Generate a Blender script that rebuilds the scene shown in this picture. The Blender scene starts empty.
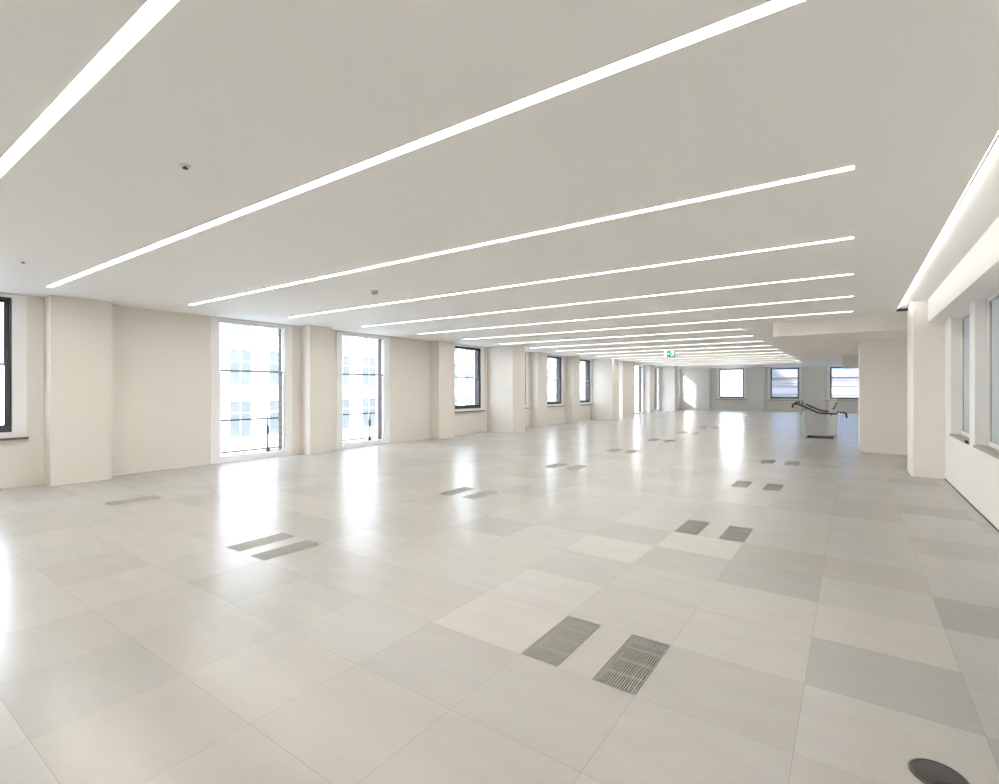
import bpy, bmesh, math, random
from mathutils import Vector, Matrix
random.seed(7)
R = math.radians
scene = bpy.context.scene

# ------------------------------------------------------------------ camera
cam_d = bpy.data.cameras.new('camera')
cam = bpy.data.objects.new('camera', cam_d)
scene.collection.objects.link(cam)
cam.location = (0, 0, 1.512)
cam.rotation_euler = (R(90), 0, R(35.135))
cam_d.sensor_width = 36
cam_d.lens = 501.36 / 999 * 36
cam_d.shift_y = -3.3 / 999
cam_d.clip_start = .05
cam_d.clip_end = 300
scene.camera = cam

# ------------------------------------------------------------------ world, sun, exposure
world = bpy.data.worlds.new('sky')
scene.world = world
world.use_nodes = True
wn = world.node_tree
wn.nodes.clear()
w_out = wn.nodes.new('ShaderNodeOutputWorld')
w_bg = wn.nodes.new('ShaderNodeBackground')
w_tc = wn.nodes.new('ShaderNodeTexCoord')
w_sep = wn.nodes.new('ShaderNodeSeparateXYZ')
w_rmp = wn.nodes.new('ShaderNodeValToRGB')
w_rmp.color_ramp.elements[0].position = 0.0
w_rmp.color_ramp.elements[0].color = (.93, .965, 1, 1)
w_rmp.color_ramp.elements[1].position = .6
w_rmp.color_ramp.elements[1].color = (.66, .81, 1, 1)
wn.links.new(w_tc.outputs['Generated'], w_sep.inputs[0])
wn.links.new(w_sep.outputs['Z'], w_rmp.inputs[0])
wn.links.new(w_rmp.outputs[0], w_bg.inputs[0])
wn.links.new(w_bg.outputs[0], w_out.inputs[0])
w_bg.inputs[1].default_value = 4.3

sun_d = bpy.data.lights.new('sun', 'SUN')
sun_d.energy = 9
sun_d.angle = R(.6)
sun_d.color = (1, .95, .88)
sun = bpy.data.objects.new('sun', sun_d)
scene.collection.objects.link(sun)
sun.location = (-30, 0, 30)
sun.rotation_euler = Vector((.70, 1.0, -.56)).to_track_quat('-Z', 'Y').to_euler()

LAMP = 12.3          # strength of the ceiling light diffusers
COVE = 3.4           # strength of the hidden cove light
scene.view_settings.view_transform = 'Standard'
scene.view_settings.look = 'None'
scene.view_settings.gamma = 1
scene.view_settings.use_curve_mapping = False
scene.view_settings.exposure = 1.28
scene.cycles.max_bounces = 12
scene.cycles.diffuse_bounces = 7
scene.cycles.glossy_bounces = 4
scene.cycles.transparent_max_bounces = 16
scene.cycles.sample_clamp_indirect = 6
scene.cycles.use_light_tree = True

# ------------------------------------------------------------------ materials
def mat(name, col, rough=.6, metal=0.0, spec=.5, noise=0.0, nscale=3.0, bump=0.0, bscale=80.0, emit=None, estr=0.0):
    m = bpy.data.materials.new(name); m.use_nodes = True
    nt = m.node_tree; b = nt.nodes['Principled BSDF']
    b.inputs['Base Color'].default_value = (*col, 1)
    b.inputs['Roughness'].default_value = rough
    b.inputs['Metallic'].default_value = metal
    b.inputs['Specular IOR Level'].default_value = spec
    if noise:
        tc = nt.nodes.new('ShaderNodeTexCoord'); n = nt.nodes.new('ShaderNodeTexNoise')
        n.inputs['Scale'].default_value = nscale; n.inputs['Detail'].default_value = 5
        mx = nt.nodes.new('ShaderNodeMix'); mx.data_type = 'RGBA'
        mx.inputs['A'].default_value = tuple(c * (1 - noise) for c in col) + (1,)
        mx.inputs['B'].default_value = tuple(min(1, c * (1 + noise)) for c in col) + (1,)
        nt.links.new(tc.outputs['Object'], n.inputs['Vector'])
        nt.links.new(n.outputs['Fac'], mx.inputs['Factor'])
        nt.links.new(mx.outputs['Result'], b.inputs['Base Color'])
    if bump:
        tc2 = nt.nodes.new('ShaderNodeTexCoord'); n2 = nt.nodes.new('ShaderNodeTexNoise')
        n2.inputs['Scale'].default_value = bscale
        bp = nt.nodes.new('ShaderNodeBump'); bp.inputs['Strength'].default_value = bump
        bp.inputs['Distance'].default_value = .002
        nt.links.new(tc2.outputs['Object'], n2.inputs['Vector'])
        nt.links.new(n2.outputs['Fac'], bp.inputs['Height'])
        nt.links.new(bp.outputs['Normal'], b.inputs['Normal'])
    if emit:
        b.inputs['Emission Color'].default_value = (*emit, 1)
        b.inputs['Emission Strength'].default_value = estr
    return m

M = {}
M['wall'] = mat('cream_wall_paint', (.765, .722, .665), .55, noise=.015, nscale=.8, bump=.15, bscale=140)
M['ceiling'] = mat('ceiling_paint', (.895, .892, .87), .7, noise=.012, nscale=.7, bump=.1, bscale=120)
M['wall_white'] = mat('white_wall_paint', (.91, .90, .88), .55, noise=.012, nscale=.8, bump=.15, bscale=140)
M['wall_brightened'] = mat('cream_wall_brightened', (.92, .885, .83), .55, noise=.012, nscale=.8, bump=.15, bscale=140)  # same cream paint, lightened to stand in for missing light on the right
M['white'] = mat('white_gloss_paint', (.87, .87, .86), .35, noise=.01)
M['dark_frame'] = mat('dark_sash_paint', (.045, .045, .055), .4, noise=.1)
M['grey_rail'] = mat('grey_sash_paint', (.32, .34, .36), .4, noise=.05)
M['sill_dark'] = mat('dark_timber_sill', (.13, .10, .085), .35, noise=.2, nscale=20)
M['sill_stone'] = mat('taupe_stone_sill', (.33, .28, .25), .35, noise=.12, nscale=30)
M['iron'] = mat('black_iron', (.05, .055, .06), .5, metal=.3, noise=.1)
M['rail_brown'] = mat('bronze_handrail', (.07, .055, .045), .35, metal=.5, noise=.1)
M['dark'] = mat('dark_void_paint', (.03, .028, .026), .8, noise=.1)
M['grille'] = mat('anodised_grille_metal', (.50, .475, .44), .38, metal=.2, noise=.05, nscale=40)
M['grille_frame'] = mat('grille_edge_metal', (.22, .205, .185), .45, metal=.3, noise=.05)
M['grille_side'] = mat('grille_tray_metal', (.03, .028, .026), .6, metal=.3, noise=.1)
M['concrete'] = mat('stairwell_plaster', (.34, .30, .26), .8, noise=.08)
M['stone'] = mat('pale_facade_stone', (.78, .77, .75), .8, noise=.05, nscale=.5, bump=.3, bscale=6)
M['stone_band'] = mat('grey_facade_stone', (.50, .50, .52), .8, noise=.08, nscale=.8)
M['facade_glass'] = mat('facade_window_glass', (.165, .175, .17), .5, spec=.25, noise=.35, nscale=1.2)
M['blue_glass'] = mat('blue_roof_glazing', (.07, .12, .21), .2, noise=.5, nscale=.6)
M['ground'] = mat('street_asphalt', (.35, .35, .35), .9, noise=.15, nscale=.4)
M['white_plastic'] = mat('white_plastic', (.75, .74, .70), .4, noise=.01)
M['lid'] = mat('dark_floor_box_lid', (.045, .043, .040), .45, metal=.2, noise=.25, nscale=25)
M['lid_ring'] = mat('floor_box_ring', (.09, .085, .075), .4, metal=.5, noise=.1)
M['diffuser'] = mat('light_diffuser', (.9, .88, .84), .5, emit=(1, .97, .92), estr=LAMP)
M['cove'] = mat('cove_light_tape', (.9, .88, .84), .5, emit=(1, .98, .95), estr=COVE)
M['green'] = mat('exit_sign_green', (.01, .22, .13), .4, emit=(.02, .35, .22), estr=.15)
M['sign_white'] = mat('exit_sign_white', (.8, .9, .85), .4, emit=(.75, 1, .9), estr=.2)

def brick():
    m = bpy.data.materials.new('dark_brick'); m.use_nodes = True
    nt = m.node_tree; b = nt.nodes['Principled BSDF']; b.inputs['Roughness'].default_value = .85
    tc = nt.nodes.new('ShaderNodeTexCoord'); mp = nt.nodes.new('ShaderNodeMapping')
    mp.inputs['Rotation'].default_value = (R(90), 0, 0)
    br = nt.nodes.new('ShaderNodeTexBrick')
    br.inputs['Color1'].default_value = (.10, .06, .055, 1); br.inputs['Color2'].default_value = (.05, .045, .06, 1)
    br.inputs['Mortar'].default_value = (.10, .09, .09, 1)
    br.inputs['Scale'].default_value = 1; br.inputs['Brick Width'].default_value = .22
    br.inputs['Row Height'].default_value = .075; br.inputs['Mortar Size'].default_value = .007
    nt.links.new(tc.outputs['Object'], mp.inputs[0]); nt.links.new(mp.outputs[0], br.inputs[0])
    nt.links.new(br.outputs[0], b.inputs['Base Color'])
    return m
M['brick'] = brick()

def glass(name, tint, rough=.0, fres=.5):
    m = bpy.data.materials.new(name); m.use_nodes = True
    nt = m.node_tree; nt.nodes.clear()
    o = nt.nodes.new('ShaderNodeOutputMaterial'); t = nt.nodes.new('ShaderNodeBsdfTransparent')
    g = nt.nodes.new('ShaderNodeBsdfGlossy'); f = nt.nodes.new('ShaderNodeLayerWeight'); mx = nt.nodes.new('ShaderNodeMixShader')
    t.inputs[0].default_value = (*tint, 1); g.inputs['Roughness'].default_value = rough
    pw_ = nt.nodes.new('ShaderNodeMath'); pw_.operation = 'POWER'; pw_.inputs[1].default_value = 5
    f.inputs[0].default_value = .5; nt.links.new(f.outputs['Facing'], pw_.inputs[0])
    ma = nt.nodes.new('ShaderNodeMath'); ma.operation = 'MULTIPLY_ADD'; ma.inputs[1].default_value = fres * .9; ma.inputs[2].default_value = fres * .03
    nt.links.new(pw_.outputs[0], ma.inputs[0])
    nt.links.new(ma.outputs[0], mx.inputs[0]); nt.links.new(t.outputs[0], mx.inputs[1]); nt.links.new(g.outputs[0], mx.inputs[2])
    nt.links.new(mx.outputs[0], o.inputs[0])
    return m
M['glass'] = glass('clear_glass', (.985, .99, .99), fres=.5)
M['balustrade'] = glass('balustrade_glass', (.985, .99, .985), fres=.3)
M['glass_edge'] = mat('polished_glass_edge', (.78, .80, .74), .3, noise=.02)

def frosted():
    m = bpy.data.materials.new('frosted_glass'); m.use_nodes = True
    nt = m.node_tree; nt.nodes.clear()
    o = nt.nodes.new('ShaderNodeOutputMaterial'); d = nt.nodes.new('ShaderNodeBsdfDiffuse'); t = nt.nodes.new('ShaderNodeBsdfTranslucent')
    g = nt.nodes.new('ShaderNodeBsdfGlossy'); g.inputs['Roughness'].default_value = .25
    tc = nt.nodes.new('ShaderNodeTexCoord'); mp = nt.nodes.new('ShaderNodeMapping'); mp.inputs['Scale'].default_value = (60, 1, .8)
    n = nt.nodes.new('ShaderNodeTexNoise'); n.inputs['Scale'].default_value = 1
    rp = nt.nodes.new('ShaderNodeValToRGB'); rp.color_ramp.elements[0].color = (.47, .485, .49, 1); rp.color_ramp.elements[1].color = (.58, .595, .60, 1)
    nt.links.new(tc.outputs['Object'], mp.inputs[0]); nt.links.new(mp.outputs[0], n.inputs[0]); nt.links.new(n.outputs[0], rp.inputs[0])
    nt.links.new(rp.outputs[0], d.inputs[0]); t.inputs[0].default_value = (.6, .65, .68, 1)
    a = nt.nodes.new('ShaderNodeMixShader'); a.inputs[0].default_value = .22
    b = nt.nodes.new('ShaderNodeMixShader'); b.inputs[0].default_value = .06
    nt.links.new(d.outputs[0], a.inputs[1]); nt.links.new(t.outputs[0], a.inputs[2])
    nt.links.new(a.outputs[0], b.inputs[1]); nt.links.new(g.outputs[0], b.inputs[2]); nt.links.new(b.outputs[0], o.inputs[0])
    return m
M['frosted'] = frosted()

# stone floor tiles: 0.6745 x 0.6 m grid; one tone per tile held as a face colour
TX0, TW, TH = -.20, .6745, .6
def floor_material():
    m = bpy.data.materials.new('stone_floor_tiles'); m.use_nodes = True
    nt = m.node_tree; N = nt.nodes; L = nt.links; b = N['Principled BSDF']
    att = N.new('ShaderNodeAttribute'); att.attribute_name = 'tone'
    tc = N.new('ShaderNodeTexCoord'); sp = N.new('ShaderNodeSeparateXYZ'); L.new(tc.outputs['Object'], sp.inputs[0])
    def edge(sock, off, per, w):
        a = N.new('ShaderNodeMath'); a.operation = 'SUBTRACT'; a.inputs[1].default_value = off; L.new(sock, a.inputs[0])
        pp = N.new('ShaderNodeMath'); pp.operation = 'PINGPONG'; pp.inputs[1].default_value = per / 2
        L.new(a.outputs[0], pp.inputs[0])
        c = N.new('ShaderNodeMath'); c.operation = 'LESS_THAN'; c.inputs[1].default_value = w
        L.new(pp.outputs[0], c.inputs[0]); return c.outputs[0]
    e1 = edge(sp.outputs['X'], TX0, TW, .0013); e2 = edge(sp.outputs['Y'], 0, TH, .0012)
    mx = N.new('ShaderNodeMath'); mx.operation = 'MAXIMUM'; L.new(e1, mx.inputs[0]); L.new(e2, mx.inputs[1])
    n1 = N.new('ShaderNodeTexNoise'); n1.inputs['Scale'].default_value = 2.2; n1.inputs['Detail'].default_value = 7; n1.inputs['Roughness'].default_value = .6
    mp = N.new('ShaderNodeMapping'); mp.inputs['Scale'].default_value = (1, 3.2, 1); L.new(tc.outputs['Object'], mp.inputs[0]); L.new(mp.outputs[0], n1.inputs[0])
    r1 = N.new('ShaderNodeMapRange'); r1.inputs['From Min'].default_value = .3; r1.inputs['From Max'].default_value = .7
    r1.inputs['To Min'].default_value = .955; r1.inputs['To Max'].default_value = 1.03; L.new(n1.outputs['Fac'], r1.inputs[0])
    base = N.new('ShaderNodeMix'); base.data_type = 'RGBA'; base.blend_type = 'MULTIPLY'; base.inputs['Factor'].default_value = 1
    L.new(att.outputs['Color'], base.inputs['A']); L.new(r1.outputs[0], base.inputs['B'])
    j = N.new('ShaderNodeMix'); j.data_type = 'RGBA'; L.new(mx.outputs[0], j.inputs['Factor'])
    L.new(base.outputs['Result'], j.inputs['A']); j.inputs['B'].default_value = (.27, .255, .235, 1)
    L.new(j.outputs['Result'], b.inputs['Base Color'])
    n2 = N.new('ShaderNodeTexNoise'); n2.inputs['Scale'].default_value = 5; n2.inputs['Detail'].default_value = 4; L.new(tc.outputs['Object'], n2.inputs[0])
    r2 = N.new('ShaderNodeMapRange'); r2.inputs['To Min'].default_value = .19; r2.inputs['To Max'].default_value = .29; L.new(n2.outputs['Fac'], r2.inputs[0])
    L.new(r2.outputs[0], b.inputs['Roughness'])
    b.inputs['Specular IOR Level'].default_value = .55
    return m
M['floor'] = floor_material()

# ------------------------------------------------------------------ helpers
def link(name, me, m=None, parent=None, loc=None, rz=0):
    o = bpy.data.objects.new(name, me); scene.collection.objects.link(o)
    if m is not None:
        for k in (m if isinstance(m, (list, tuple)) else [m]): me.materials.append(k)
    if parent is not None: o.parent = parent
    if loc is not None: o.location = loc
    if rz: o.rotation_euler.z = rz
    return o

class MB:
    def __init__(s): s.bm = bmesh.new()
    def box(s, x0, x1, y0, y1, z0, z1, mi=0):
        v = [s.bm.verts.new((x, y, z)) for x in (x0, x1) for y in (y0, y1) for z in (z0, z1)]
        for f in ((0,1,3,2), (4,6,7,5), (0,4,5,1), (2,3,7,6), (0,2,6,4), (1,5,7,3)):
            s.bm.faces.new([v[i] for i in f]).material_index = mi
        return s
    def quad(s, pts, mi=0):
        s.bm.faces.new([s.bm.verts.new(p) for p in pts]).material_index = mi; return s
    def tube(s, pts, r, n=12):
        pts = [Vector(p) for p in pts]; rings = []
        for i, p in enumerate(pts):
            d = (pts[min(i+1, len(pts)-1)] - pts[max(i-1, 0)]).normalized()
            a = d.cross(Vector((0, 0, 1)));
            if a.length < .1: a = d.cross(Vector((0, 1, 0)))
            a.normalize(); b = d.cross(a).normalized()
            rings.append([s.bm.verts.new(p + (a*math.cos(2*math.pi*k/n) + b*math.sin(2*math.pi*k/n))*r) for k in range(n)])
        for q in range(len(rings)-1):
            for k in range(n): s.bm.faces.new((rings[q][k], rings[q][(k+1) % n], rings[q+1][(k+1) % n], rings[q+1][k])).smooth = True
        s.bm.faces.new(rings[0]); s.bm.faces.new(rings[-1]); return s
    def lathe(s, prof, n=40, cx=0, cy=0):
        rings = []
        for r, z in prof:
            rings.append([s.bm.verts.new((cx + r*math.cos(2*math.pi*k/n), cy + r*math.sin(2*math.pi*k/n), z)) for k in range(n)])
        for q in range(len(rings)-1):
            for k in range(n): s.bm.faces.new((rings[q][k], rings[q][(k+1) % n], rings[q+1][(k+1) % n], rings[q+1][k])).smooth = True
        s.bm.faces.new(rings[0]); s.bm.faces.new(rings[-1]); return s
    def me(s, name, bevel=0.0):
        if bevel:
            bmesh.ops.bevel(s.bm, geom=list(s.bm.edges), offset=bevel, segments=2, affect='EDGES')
        bmesh.ops.recalc_face_normals(s.bm, faces=s.bm.faces)
        me = bpy.data.meshes.new(name); s.bm.to_mesh(me); s.bm.free(); return me
    def build(s, name, m, parent=None, loc=None, rz=0, bevel=0.0):
        return link(name, s.me(name, bevel), m, parent, loc, rz)

def struct(o): o['kind'] = 'structure'; return o
def tag(o, label, cat, group=None):
    o['label'] = label; o['category'] = cat
    if group: o['group'] = group
    return o
def empty(name, loc, rz=0):
    o = bpy.data.objects.new(name, None); scene.collection.objects.link(o)
    o.empty_display_size = .1; o.location = loc; o.rotation_euler.z = rz; return o
def copy_tree(o, parent=None):
    c = o.copy(); scene.collection.objects.link(c)
    if parent is not None: c.parent = parent
    for ch in [k for k in bpy.data.objects if k.parent == o]:
        copy_tree(ch, c)
    return c

def sheet(x0, x1, y0, y1, xc, yc, holes, z, zt):
    """flat slab face at z cut into a grid, with the hole rectangles left out and their rims closed up to zt"""
    xs = sorted({round(v, 4) for v in [x0, x1] + xc if x0 <= v <= x1}); ys = sorted({round(v, 4) for v in [y0, y1] + yc if y0 <= v <= y1})
    for h in holes: xs = sorted(set(xs) | {h[0], h[1]}); ys = sorted(set(ys) | {h[2], h[3]})
    bm = bmesh.new(); V = {}
    def v(x, y, zz):
        k = (round(x, 4), round(y, 4), round(zz, 4))
        if k not in V: V[k] = bm.verts.new(k)
        return V[k]
    cells = []
    for i in range(len(xs)-1):
        for j in range(len(ys)-1):
            cx, cy = (xs[i]+xs[i+1])/2, (ys[j]+ys[j+1])/2
            if any(a < cx < b and c < cy < d for a, b, c, d in holes): continue
            f = bm.faces.new((v(xs[i], ys[j], z), v(xs[i+1], ys[j], z), v(xs[i+1], ys[j+1], z), v(xs[i], ys[j+1], z)))
            cells.append((f, cx, cy))
    for a, b, c, d in holes:
        for p, q in (((a, c), (b, c)), ((b, c), (b, d)), ((b, d), (a, d)), ((a, d), (a, c))):
            bm.faces.new([bm.verts.new((*p, z)), bm.verts.new((*q, z)), bm.verts.new((*q, zt)), bm.verts.new((*p, zt))])
    return bm, cells

# ------------------------------------------------------------------ key dimensions
XL, XR, YB, YF, HC = -10.5, 1.27, -8.0, 38.5, 2.965
STEP = 1.874
# grille positions
GR = [('right', (-1.545, -1.312)), ('right', (-1.108, -.874)), ('middle', (-4.885, -4.655)), ('middle', (-4.455, -4.225)), ('left', (-8.08, -7.85))]
grates = []
for side, (a, b) in GR:
    n = 4 if side == 'right' else (10 if side == 'middle' else 1)
    for k in range(n):
        grates.append((side, k, a, b, 2.41 + 3.0*k, 3.0 + 3.0*k - .005))
STAIR = (-1.17, -.47, 18.0, 19.1)

# ------------------------------------------------------------------ floor
holes = [(a, b, c, d) for _, _, a, b, c, d in grates] + [STAIR]
xc = [TX0 + TW*k for k in range(-17, 5)]
yc = [TH*k for k in range(-14, 66)]
bm, cells = sheet(XL - .15, XR + .15, YB, YF + .1, xc, yc, holes, 0.0, -.06)
lay = bm.loops.layers.color.new('tone') if False else None
tones = {}
special = {(-3, 7): 1.10, (-3, 6): .97, (-2, 8): 1.10, (-2, 7): .93, (-2, 9): .98, (-1, 7): .86, (-1, 8): .88, (-1, 6): 1.02, (-1, 4): .93, (-1, 5): 1.02,
           (0, 5): .86, (0, 4): 1.02, (0, 6): 1.05, (0, 7): 1.0, (0, 8): .93, (1, 7): .80, (1, 6): .98, (1, 5): .96, (1, 4): .86, (-3, 3): .94, (-3, 4): 1.08, (-3, 5): 1.08,
           (-2, 3): .95, (-2, 4): 1.0, (-2, 5): 1.0, (-2, 6): 1.0, (-3, 8): .93, (-4, 8): .95, (1, 13): .86, (0, 13): .92, (1, 17): .84, (0, 20): .90, (0, 9): .99, (-4, 4): .97, (-4, 3): .99}
def tone(cx, cy):
    k = (math.floor((cx-TX0)/TW), math.floor(cy/TH))
    if k not in tones:
        r = random.Random(k[0]*971 + k[1]*31 + 5)
        t = special.get(k, 1 + r.uniform(-.045, .045) - (.06 if r.random() < .12 else 0))
        w = r.uniform(-.008, .008)
        tones[k] = (min(1, .388*t*(1+w)), min(1, .370*t), min(1, .350*t*(1-w)), 1)
    return tones[k]
cl = bm.loops.layers.float_color.new('tone')
for f in bm.faces:
    c = f.calc_center_median()
    col = tone(c.x, c.y)
    for l in f.loops: l[cl] = col
me = bpy.data.meshes.new('floor'); bm.to_mesh(me); bm.free()
floor = struct(link('floor', me, M['floor']))

# ------------------------------------------------------------------ ceiling with slots for the light strips
strips = []
for n in range(-3, 19):
    y = -1.589 + STEP*n if n > 1 else (.811 if n == 1 else -1.06 + STEP*n)
    x1 = .015 if n <= 7 else -2.23
    strips.append((n, -9.42, x1, y - .037, y + .037))
bm, cells = sheet(XL - .15, .676, YB, 11.78, [], [], [(a, b, c, d) for n, a, b, c, d in strips if n <= 7], HC, HC + .05)
b2, _ = sheet(XL - .15, XR + .15, 11.78, YF + .1, [], [], [(a, b, c, d) for n, a, b, c, d in strips if n > 7], HC, HC + .05)
me = bpy.data.meshes.new('tmp'); b2.to_mesh(me); b2.free(); bm.from_mesh(me); bpy.data.meshes.remove(me)
# slab above the sheet so no daylight leaks in
mb = MB(); mb.bm.free(); mb.bm = bm
mb.box(XL - .15, XR + .5, YB, YF + .1, HC + .06, HC + .3)
mb.quad([(.676, YB, HC), (.676, 11.78, HC), (.676, 11.78, HC + .05), (.676, YB, HC + .05)])
mb.quad([(.676, 11.78, HC), (1.3, 11.78, HC), (1.3, 11.78, HC + .06), (.676, 11.78, HC + .06)])
me = bpy.data.meshes.new('ceiling'); bm.to_mesh(me); bm.free()
struct(link('ceiling', me, M['ceiling']))

# window head beam along the right wall
struct(MB().box(1.05, 1.75, YB, 11.15, 2.635, HC + .06).build('trim_1', M['wall_white']))
# dropped soffits towards the stair
struct(MB().box(-1.43, XR + .1, 12.5, 21.3, 2.66, HC + .02).build('trim_2', M['wall_brightened']))
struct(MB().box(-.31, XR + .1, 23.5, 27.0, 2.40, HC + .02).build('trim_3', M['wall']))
# core wall by the stair
struct(MB().box(.149, XR + .05, 14.65, 18.2, 0, 2.50).box(.142, XR + .05, 14.635, 18.2, 2.50, 2.67).build('wall_core', M['wall_brightened']))
# square column with a clipped edge on the right wall
cb = MB()
prof = [(.855, 11.15), (XR + .02, 11.15), (XR + .02, 11.95), (.832, 11.95), (.832, 11.2)]
lo = [cb.bm.verts.new((x, y, 0)) for x, y in prof]; hi = [cb.bm.verts.new((x, y, HC + .055)) for x, y in prof]
for i in range(5): cb.bm.faces.new((lo[i], lo[(i+1) % 5], hi[(i+1) % 5], hi[i]))
cb.bm.faces.new(lo); cb.bm.faces.new(hi)
struct(cb.build('wall_column', M['wall_brightened']))
# dark slot at the end of the cove
struct(MB().box(.665, .83, 11.755, 11.79, HC - .03, HC + .02).build('trim_4', M['dark']))

# ------------------------------------------------------------------ walls with openings
def wall_mesh(u0, u1, ops, depth, h=HC + .06, mi=0, d0=0.0):
    """wall along local x, inner face at y=d0, outer face at y=depth; ops = (a, b, z0, z1)"""
    mb = MB(); cur = u0
    for a, b, z0, z1 in sorted(ops):
        if a > cur: mb.box(cur, a, d0, depth, -.2, h, mi)
        mb.box(a, b, d0, depth, -.2, z0, mi)
        mb.box(a, b, d0, depth, z1, h, mi)
        cur = b
    if cur < u1: mb.box(cur, u1, d0, depth, -.2, h, mi)
    return mb

# left wall: window openings (glass extents); first two unseen, added to bring in light
ZT = 2.90
LW = [(-5.35, -3.9, .85), (-2.40, -.95, .85), (.48, 1.975, .85), (5.04, 6.487, .09), (8.03, 9.437, .09), (12.34, 13.79, .85), (15.25, 16.70, .85), (18.22, 19.67, .85),
      (21.17, 22.62, .85), (23.75, 25.15, .09), (28.77, 30.20, .09), (31.75, 33.20, .09), (36.0, 37.9, .85)]
ops = [(a, b, z, ZT) for a, b, z in LW]
wl = wall_mesh(YB, YF + .1, ops, .09)
# pilasters (local x = world Y, local y = -(X - XL))
for a, b, p in [(2.347, 3.135, .35), (6.88, 7.47, .36), (11.27, 12.0, .35), (14.16, 14.95, 1.08), (17.06, 17.8, .35), (20.1, 20.8, .35), (22.78, 23.6, 1.10),
                (25.33, 27.14, .60), (30.4, 31.3, .35), (33.6, 34.4, .95)]:
    wl.box(a, b, -p, .02, 0, HC + .02)
struct(wl.build('wall_left', M['wall'], loc=(XL, 0, 0), rz=R(90)))
struct(wall_mesh(YB, YF + .4, ops, .27, h=6, d0=.09).build('trim_5', M['brick'], loc=(XL, 0, 0), rz=R(90)))

# far wall
FW = [(-7.785, -6.224, .85), (-4.55, -2.884, .85), (-1.16, .45, .85)]
fops = [(a, b, z, ZT) for a, b, z in FW]
wf = wall_mesh(XL - .15, XR + .3, fops, .09)
wf.box(XL, -8.42, -.22, .02, 0, HC + .02)
wf.box(-5.75, -4.87, -.20, .02, 0, HC + .02)
wf.box(-2.50, -1.47, -.20, .02, 0, HC + .02)
struct(wf.build('wall_far', M['wall'], loc=(0, YF, 0)))
struct(wall_mesh(XL - .55, XR + .3, fops, .27, h=6, d0=.09).build('trim_6', M['brick'], loc=(0, YF, 0)))

# right wall (local x = -world Y, local y = X - XR)
RW = [(7.13, 8.654), (9.018, 10.541)]
rops = [(-b, -a, .80, 2.66) for a, b in RW]
struct(wall_mesh(-YF - .1, -YB, rops, .30).build('wall_right', M['wall_white'], loc=(XR, 0, 0), rz=R(-90)))
struct(MB().box(XL - .5, XR + .5, YB - .2, YB, -.2, HC + .3).build('wall_back', M['wall']))
# dark strip painted in as the shadow gap along the foot of the right wall
struct(MB().box(XR - .006, XR + .004, YB, 11.15, 0.0, .012).build('shadow_strip_right', M['dark']))

# ------------------------------------------------------------------ windows
wcount = [0]
def sash_window(base, rz, a, b, z0, dark, sill):
    wcount[0] += 1
    w = b - a; zt = ZT
    r = struct(empty('window_%d' % wcount[0], base, rz))
    # casing round the opening, just proud of the wall
    c = MB(); cw = .17
    c.box(-cw, 0, -.015, .01, max(0, z0 - .09), zt + .045); c.box(w, w + cw, -.015, .01, max(0, z0 - .09), zt + .045); c.box(0, w, -.015, .01, zt, zt + .045)
    if z0 < .2: c.box(0, w, -.015, .08, 0, z0)
    c.build('window_casing', M['white'], r)
    fm = M['dark_frame'] if dark else M['white']
    f = MB(); t = .028 if dark else .016
    f.box(0, t, .01, .085, z0, zt); f.box(w - t, w, .01, .085, z0, zt); f.box(t, w - t, .01, .085, zt - t, zt); f.box(t, w - t, .01, .085, z0, z0 + t)
    f.build('window_frame', fm, r)
    zm = 1.885
    for nm, lo, hi, y0, y1 in (('upper_sash', zm - .02, zt - t, .05, .08), ('lower_sash', z0 + t, zm + .02, .015, .045)):
        s = MB(); st = .05 if dark else .022; br = .085 if (dark and nm == 'lower_sash') else st
        s.box(t, t + st, y0, y1, lo, hi); s.box(w - t - st, w - t, y0, y1, lo, hi)
        if nm == 'upper_sash':
            s.box(t + st, w - t - st, y0, y1, hi - st, hi); 
        else:
            s.box(t + st, w - t - st, y0, y1, lo, lo + br)
        so = s.build(nm, fm, r)
        mr = MB(); 
        if nm == 'upper_sash': mr.box(t + st, w - t - st, y0, y1, lo, lo + .035)
        else: mr.box(t + st, w - t - st, y0, y1, hi - .035, hi)
        mr.build('meeting_rail', M['grey_rail'], so)
        ym = (y0 + y1)/2
        MB().box(t + st, w - t - st, ym - .003, ym + .003, lo + .01, hi - .01).build('pane', M['glass'], so)
    if sill:
        MB().box(-.24, w + .18, -.07, .05, z0 - .115, z0 - .085).build('window_sill', M['sill_dark'], r, bevel=.004)
        MB().box(-.01, w + .01, -.03, .06, z0 - .085, z0).build('window_stool', M['white'], r)
    return r
for a, b, z in LW:
    sash_window((XL, a, 0), R(90), a, b, z, z > .5, z > .5)
for a, b, z in FW:
    sash_window((a, YF, 0), 0, a, b, z, True, True)

for a, b in RW:
    wcount[0] += 1
    w = b - a
    r = struct(empty('window_%d' % wcount[0], (XR, b, 0), R(-90)))
    MB().box(0, w, -.02, .115, .772, .802).build('window_sill', M['sill_stone'], r, bevel=.003)
    f = MB(); t = .05
    for x0, x1, z0, z1 in ((0, t, .80, 2.66), (w - t, w, .80, 2.66), (t, w - t, .80, .80 + t), (t, w - t, 2.60, 2.66)):
        f.box(x0, x1, .115, .17, z0, z1)
    f.build('window_frame', M['white'], r)
    f = MB(); q = .012
    for x0, x1, z0, z1 in ((t, t + q, .85, 2.60), (w - t - q, w - t, .85, 2.60), (t + q, w - t - q, .85, .85 + q), (t + q, w - t - q, 2.60 - q, 2.60)):
        f.box(x0, x1, .135, .15, z0, z1)
    f.build('window_gasket', M['grey_rail'], r)
    MB().box(t, w - t, .142, .148, .85, 2.60).build('pane', M['frosted'], r)

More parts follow.
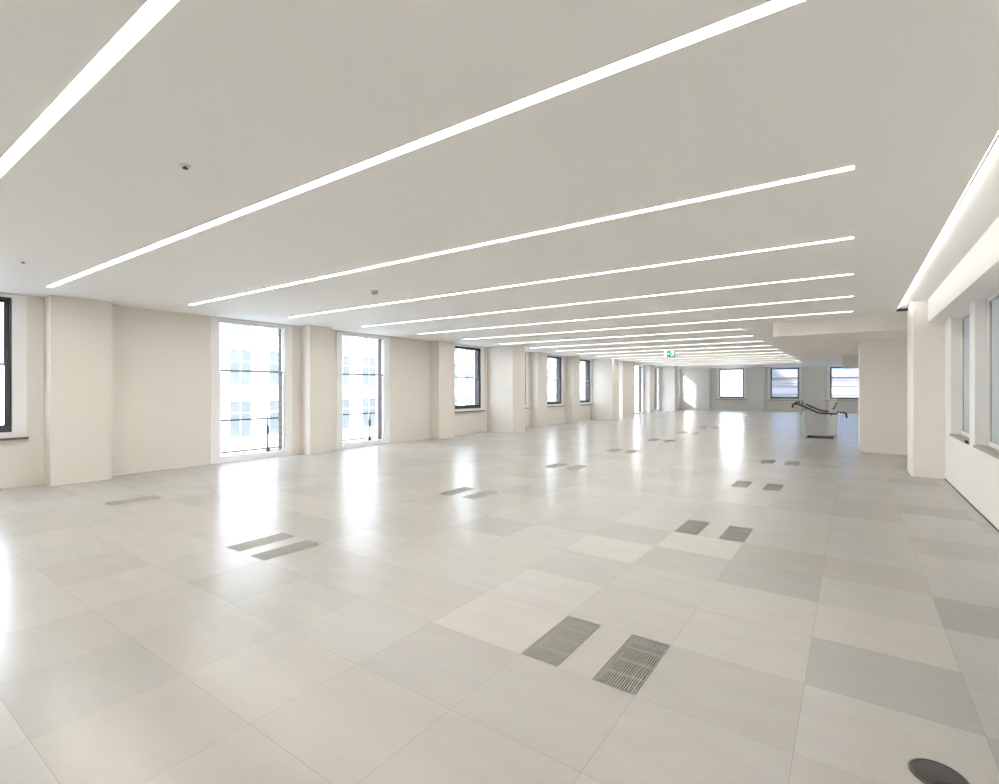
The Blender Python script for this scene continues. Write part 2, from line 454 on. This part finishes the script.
# ------------------------------------------------------------------ ceiling light strips
def place_words(n):
    names = {0: 'nearest', 1: 'second'}
    return n
ord_ = ['first', 'second', 'third', 'fourth', 'fifth', 'sixth', 'seventh', 'eighth', 'ninth', 'tenth', 'eleventh', 'twelfth', 'thirteenth', 'fourteenth', 'fifteenth', 'sixteenth', 'seventeenth', 'eighteenth']
protos = {}
def make_strip(L):
    r = empty('ceiling_light', (0, 0, HC))
    b = MB(); t = .004
    b.box(0, L, -.037, -.037 + t, .0, .045); b.box(0, L, .037 - t, .037, .0, .045); b.box(0, t, -.037 + t, .037 - t, 0, .045); b.box(L - t, L, -.037 + t, .037 - t, 0, .045)
    b.box(0, L, -.037, .037, .045, .048)
    b.build('housing', M['white_plastic'], r)
    MB().box(t, L - t, -.033, .033, .012, .02).build('diffuser', M['diffuser'], r)
    return r
for n, a, b, c, d in strips:
    key = round(b, 2)
    if key not in protos: protos[key] = s = make_strip(b - a)
    else: s = copy_tree(protos[key])
    s.location = (a, (c + d)/2, HC)
    if n < 1: lab = 'unseen recessed light line added to brighten the room, %s behind the nearest light of the picture' % {0: 'first', -1: 'second', -2: 'third', -3: 'fourth'}[n]  # unseen lights behind the camera, added to brighten the room
    elif n == 1: lab = 'widest looking recessed ceiling light line, cutting the top left corner of the picture'
    elif n == 2: lab = 'long recessed ceiling light line running from above the left pilaster to the top edge'
    elif n <= 7: lab = '%s recessed white light line across the ceiling, counted from the nearest' % ord_[n-1]
    else: lab = 'short recessed white light line in the far ceiling, %s counted from the nearest' % ord_[n-1]
    tag(s, lab, 'ceiling light', 'recessed light lines across the ceiling')

# hidden cove light on the upstand beside the right wall
cv = empty('cove_light', (.68, 3.8, HC))
MB().box(.0, .012, -11.6, 7.85, -.0, .006).build('housing', M['white_plastic'], cv)
MB().box(.002, .012, -11.6, 7.85, .008, .034).build('light_tape', M['cove'], cv)
tag(cv, 'bright cove light line along the ceiling edge beside the right wall', 'cove light')

# ------------------------------------------------------------------ floor grilles
def make_grille(W, L):
    r = empty('floor_grille', (0, 0, 0))
    f = MB(); t = .004
    f.box(0, W, 0, t, -.02, .0015); f.box(0, W, L - t, L, -.02, .0015); f.box(0, t, t, L - t, -.02, .0015); f.box(W - t, W, t, L - t, -.02, .0015)
    f.build('frame', M['grille_frame'], r)
    s = MB(); n = 17; p = (W - 2*t)/n
    for i in range(n): s.box(t + p*(i + .30), t + p*(i + .66), t, L - t, -.006, .001)
    for k in range(1, 4): s.box(t, W - t, L*k/4 - .002, L*k/4 + .002, -.012, -.001)
    s.build('slats', M['grille'], r)
    MB().box(0, W, 0, L, -.058, -.05).build('tray', M['grille_side'], r)
    return r
gp = {}
side_txt = {'right': 'right-hand row of the floor', 'middle': 'middle row of the floor', 'left': 'row nearest the left windows'}
near_txt = ['nearest pair', 'second pair back', 'third pair back', 'fourth pair back', 'fifth pair back', 'sixth pair back', 'seventh pair back', 'eighth pair back', 'ninth pair back', 'tenth pair back']
for side, k, a, b, c, d in grates:
    key = 0
    if key not in gp: gp[key] = g = make_grille(.233, .585)
    else: g = copy_tree(gp[key])
    g.location = (a, c, 0); g.scale.x = (b - a)/.233
    lr = 'left' if (a in (-1.545, -4.885)) else 'right'
    if side == 'left': tag(g, 'faint slatted floor grille near the left wall pilaster, apart from the paired rows', 'floor grille', 'slatted air grilles set flush in the floor')
    else: tag(g, '%s slatted floor grille of the %s, %s' % (lr, near_txt[k], side_txt[side]), 'floor grille', 'slatted air grilles set flush in the floor')

# round floor box
fb = empty('floor_box', (.275, 2.585, 0))
MB().lathe([(.092, -.0), (.092, .004), (.089, .006), (.083, .006), (.081, .004), (.081, 0)], 64).build('rim', M['lid_ring'], fb)
lid = MB().lathe([(.080, .0), (.080, .0045), (.077, .0055), (.001, .0055)], 64).build('lid', M['lid'], fb)
MB().box(-.03, .03, -.066, -.044, .005, .008).build('flap', M['dark'], lid, rz=R(20))
tag(fb, 'round dark floor box lid at the bottom right corner', 'floor box')

# ------------------------------------------------------------------ stair
x0, x1, y0, y1 = STAIR
st = empty('staircase', (x0, y0, 0))
w_, l_ = x1 - x0, y1 - y0
MB().box(-.08, 0, -.08, l_ + .08, -2.6, -.005).box(w_, w_ + .08, -.08, l_ + .08, -2.6, -.005).box(0, w_, -.08, 0, -2.6, -.005).box(0, w_, l_, l_ + .08, -2.6, -.005).build('stairwell', M['concrete'], st)
for k in range(8):
    MB().box(0, w_, l_ - .22*(k+1), l_ - .22*k, -2.6, -.17*(k+1)).build('step', M['concrete'], st)
tag(st, 'staircase opening in the floor inside the glass balustrade', 'staircase')

bal = empty('glass_balustrade', (-1.30, 17.75, 0))
def gpanel(x0, x1, y0, y1):
    g = MB().box(x0, x1, y0, y1, 0, 1.20).build('glass_panel', M['balustrade'], bal)
    e = MB()
    t = .012
    if x1 - x0 > y1 - y0:
        e.box(x0, x0 + t, y0 - .001, y1 + .001, 0, 1.20); e.box(x1 - t, x1, y0 - .001, y1 + .001, 0, 1.20); e.box(x0 + t, x1 - t, y0 - .001, y1 + .001, 1.19, 1.202)
    else:
        e.box(x0 - .001, x1 + .001, y0, y0 + t, 0, 1.20); e.box(x0 - .001, x1 + .001, y1 - t, y1, 0, 1.20); e.box(x0 - .001, x1 + .001, y0 + t, y1 - t, 1.19, 1.202)
    e.build('glass_edge', M['glass_edge'], g)
gpanel(0, .99, 0, .015); gpanel(0, .015, .03, 1.5); gpanel(.03, .66, 1.51, 1.525)
tag(bal, 'clear frameless glass balustrade around the stair opening', 'balustrade')
pw = empty('balustrade_wall', (-.62, 19.36, 0))
MB().box(0, .215, 0, .10, 0, 1.20).build('panel', M['white'], pw, bevel=.003)
cl_ = MB().tube([(.15, -.03, .86), (.26, -.03, 1.09)], .03, 8).build('clamp_bar', M['glass_edge'], pw)
for k in range(4):
    so = MB().lathe([(.001, -.02), (.026, -.02), (.026, .02), (.001, .02)], 16).build('stud', M['dark_frame'], cl_, loc=(.125 + .027*k, -.06, .87 + .058*k)); so.rotation_euler = (R(90), 0, 0)
tag(pw, 'white upstand panel with a slanted row of four dark studs beside the stair handrails', 'balustrade')
def rail(pts, brackets, wall_y, lab, name='handrail'):
    o = empty(name, (pts[0][0], pts[0][1], 0)); o0 = Vector(o.location)
    P = [Vector(p) - o0 for p in pts]
    out = [P[0]]
    for i in range(1, len(P)-1):       # soften bends
        a, b, c = P[i-1], P[i], P[i+1]
        ra = min(.07, (b-a).length*.45); rb = min(.07, (c-b).length*.45)
        s, e = b + (a-b).normalized()*ra, b + (c-b).normalized()*rb
        for t in (0, .25, .5, .75, 1): out.append(s*(1-t)**2 + b*2*t*(1-t) + e*t*t)
    out.append(P[-1])
    MB().tube(out, .026, 14).build('rail', M['rail_brown'], o)
    for bx, bz in brackets:
        MB().tube([(bx - o0.x, 0, bz), (bx - o0.x, 0, bz - .06), (bx - o0.x, wall_y - o0.y, bz - .08)], .012, 8).build('bracket', M['rail_brown'], o)
    tag(o, lab, 'handrail', 'handrails along the stair glass'); return o
rail([(-1.485, 17.60, .93), (-1.485, 17.60, 1.055), (-1.32, 17.60, 1.045), (-.80, 17.60, .785), (-.36, 17.60, .775)], [(-1.15, .96), (-.5, .775)], 17.735, 'dark bronze stair handrail on the near side of the glass')
rail([(-1.56, 19.42, 1.0), (-1.54, 19.42, 1.065), (-1.40, 19.42, 1.065), (-.83, 19.42, .79), (-.165, 19.42, .745), (-.145, 19.42, .58)], [(-1.15, .945), (-.70, .78)], 19.29, 'dark bronze stair handrail on the far side, hooked down at its right end')

# ------------------------------------------------------------------ exit sign
ex = empty('exit_sign', (-5.06, 17.35, 2.60))
MB().box(-.135, .135, -.02, .02, 0, .215).build('plate', M['green'], ex, bevel=.003)
MB().box(-.23, -.14, -.004, .004, -.01, .22).build('glass_blade', M['sign_white'], ex)
m_ = MB()   # doorway, running figure and arrow as raised white marks
m_.box(.005, .10, -.024, -.0205, .03, .18)
m_.build('doorway', M['sign_white'], ex)
m_ = MB().lathe([(.001, 0), (.016, 0), (.016, .003), (.001, .003)], 14)
hd = m_.build('figure', M['green'], ex, loc=(.045, -.0245, .155)); hd.rotation_euler = (R(90), 0, 0)
m_ = MB()
for q in ([(-.01, .135), (.045, .14), (.05, .085), (.025, .08)], [(.025, .085), (.05, .085), (.075, .045), (.06, .04)], [(.03, .08), (.045, .085), (.0, .04), (-.02, .045)]):
    m_.quad([(x, -.0250, z) for x, z in q])
m_.build('figure_body', M['green'], ex)
m_ = MB(); m_.quad([(-.11, -.0210, .105), (-.07, -.0210, .145), (-.07, -.0210, .065)]); m_.quad([(-.07, -.0210, .115), (-.03, -.0210, .115), (-.03, -.0210, .095), (-.07, -.0210, .095)])
m_.build('arrow', M['sign_white'], ex)
for hx in (-.08, .08): MB().tube([(hx, 0, .21), (hx, 0, .366)], .006, 8).build('hanger', M['white_plastic'], ex)
tag(ex, 'green and white running man exit sign hung below the far ceiling lights', 'exit sign')

# ------------------------------------------------------------------ ceiling fittings
def sprinkler(x, y, lab):
    o = empty('sprinkler_head', (x, y, HC))
    MB().lathe([(.001, 0), (.034, 0), (.032, -.004), (.014, -.008), (.001, -.008)], 28).build('rosette', M['white_plastic'], o)
    MB().lathe([(.001, -.008), (.008, -.008), (.006, -.016), (.018, -.018), (.018, -.021), (.001, -.021)], 24).build('deflector', M['iron'], o)
    tag(o, lab, 'sprinkler', 'sprinkler heads on the ceiling')
sprinkler(-3.551, 1.491, 'small dark sprinkler head between the first two ceiling light lines')
sprinkler(-7.744, 1.551, 'tiny sprinkler head above the left wall edge window')
sprinkler(-5.888, 14.54, 'tiny sprinkler head in the far ceiling left of the exit sign')
sprinkler(-5.09, 24.6, 'tiny sprinkler head in the far ceiling right of the exit sign')
sd = empty('smoke_detector', (-5.80, 5.02, HC))
MB().lathe([(.001, 0), (.055, 0), (.055, -.02), (.048, -.03), (.001, -.03)], 36).build('base', M['white_plastic'], sd)
MB().lathe([(.001, -.03), (.044, -.03), (.042, -.05), (.001, -.05)], 36).build('sensing_chamber', M['grey_rail'], sd)
MB().lathe([(.001, -.05), (.048, -.05), (.040, -.066), (.001, -.068)], 36).build('cap', M['white_plastic'], sd)
tag(sd, 'round white smoke detector on the ceiling between the second and third light lines', 'smoke detector')

# small black knob at the end of the far sill on the right wall
kb = MB().lathe([(.001, -.022), (.012, -.020), (.020, -.010), (.022, 0), (.020, .010), (.012, .020), (.001, .022)], 20).build('door_stop', M['iron'], loc=(XR - .035, 8.975, .81))
kb.name = 'black_knob'
tag(kb, 'small round black knob on the right wall beside the stone window sill', 'knob')

# ------------------------------------------------------------------ outside: balcony railings, street, buildings
def balcony(y0, y1, lab, posts):
    o = empty('balcony_railing', (-11.25, y0, 0)); L = y1 - y0
    MB().box(-.02, .02, 0, L, .80, .83).build('top_rail', M['iron'], o)
    MB().box(-.012, .012, 0, L, .10, .125).build('bottom_rail', M['iron'], o)
    MB().box(-.25, .15, -.1, L + .1, -.30, 0.0).build('ledge', M['stone'], o)
    for p in posts:
        MB().lathe([(.05, 0), (.05, .10), (.02, .14), (.018, .40), (.035, .50), (.035, .60), (.016, .68), (.016, .80)], 12).build('post', M['iron'], o, loc=(0, p - y0, 0))
    tag(o, lab, 'railing', 'iron balcony railings outside the full height windows')
balcony(5.0, 7.3, 'iron balcony railing outside the tall window nearer the camera', [6.51])
balcony(8.3, 10.3, 'iron balcony railing outside the second tall window', [9.56])
ZG = -9.0
struct(MB().box(-60, -11.05, -30, 90, ZG - .2, ZG).box(-11.05, 30, 39.2, 90, ZG - .2, ZG).box(1.6, 30, -30, 39.2, ZG - .2, ZG).build('ground', M['ground']))

def facade(y0, y1, lab, h=24, wing=0):
    X = -32
    o = empty('office_building', (X, y0, ZG)); L = y1 - y0
    body = MB().box(-9, 0, 0, L - wing, 0, h - ZG)
    if wing: body.box(-2, 0, L - wing, L, 0, h - ZG)
    for z in range(-3, 7):
        body.box(0, .25, 0, L, 1.74 + 3.3*z - .75 - ZG, 1.74 + 3.3*z - .5 - ZG)
    body.build('wall', M['stone'], o)
    k0 = math.ceil((y0 + .9 - 16.67)/2.6); first = None
    k = k0
    while 16.67 + 2.6*k + .9 < y1:
        for z in range(-2, 3):
            if first is None:
                fm = MB(); fm.box(-.06, .08, -.78, -.68, 0, 2.35); fm.box(-.06, .08, .68, .78, 0, 2.35); fm.box(-.06, .08, -.68, .68, 2.27, 2.35); fm.box(-.06, .14, -.85, .85, -.1, 0); fm.box(-.06, .06, -.03, .03, 0, 2.27); fm.box(-.06, .06, -.68, .68, 1.5, 1.56)
                fo = fm.build('window', M['stone'], o)
                MB().box(-.03, .02, -.68, .68, 0, 2.27).build('pane', M['facade_glass'], fo)
                first = fo; w = fo
            else: w = copy_tree(first)
            w.location = (.02, 16.67 + 2.6*k - y0, 1.74 + 3.3*z - ZG)
        k += 1
    tag(o, lab, 'building')
facade(-52, 3.4, 'pale stone building across the street at the far left, mostly unseen and lengthened to block the sun', wing=12)  # length and thin wing shaped so sun passes only through the gap
facade(8.2, 34, 'pale stone building seen through the tall left windows')
facade(34.3, 70, 'pale stone building seen through the far end of the left wall')

# building beyond the far wall: banded wall under blue roof glazing
M['office_wall'] = mat('grey_render_wall', (.14, .137, .15), .8, noise=.08, nscale=.5)
M['office_band'] = mat('dark_grey_coping', (.09, .09, .105), .8, noise=.08)
ob = empty('office_block', (-8.2, 56, ZG))
MB().box(0, 30, 0, 6, 0, 11.6).build('wall', M['office_wall'], ob)
for z in (9.9, 10.75, 11.3): MB().box(0, 30, -.12, 0, z, z + .12).build('ledge', M['office_band'], ob)
MB().box(0, 30, -.3, 6, 11.6, 12.3).build('parapet', M['office_band'], ob)
MB().box(.5, 29.5, 1, 6, 12.3, 18).build('roof_glazing', M['blue_glass'], ob)
tag(ob, 'banded pale building with blue roof glazing beyond the far windows', 'building')
lw = MB().box(4.5, 5.0, -6, 39, ZG, 14).build('shade_wall', M['stone'])  # unseen wall set outside to keep daylight off the frosted panes
tag(lw, 'unseen wall added to shade the frosted right-hand windows', 'wall')
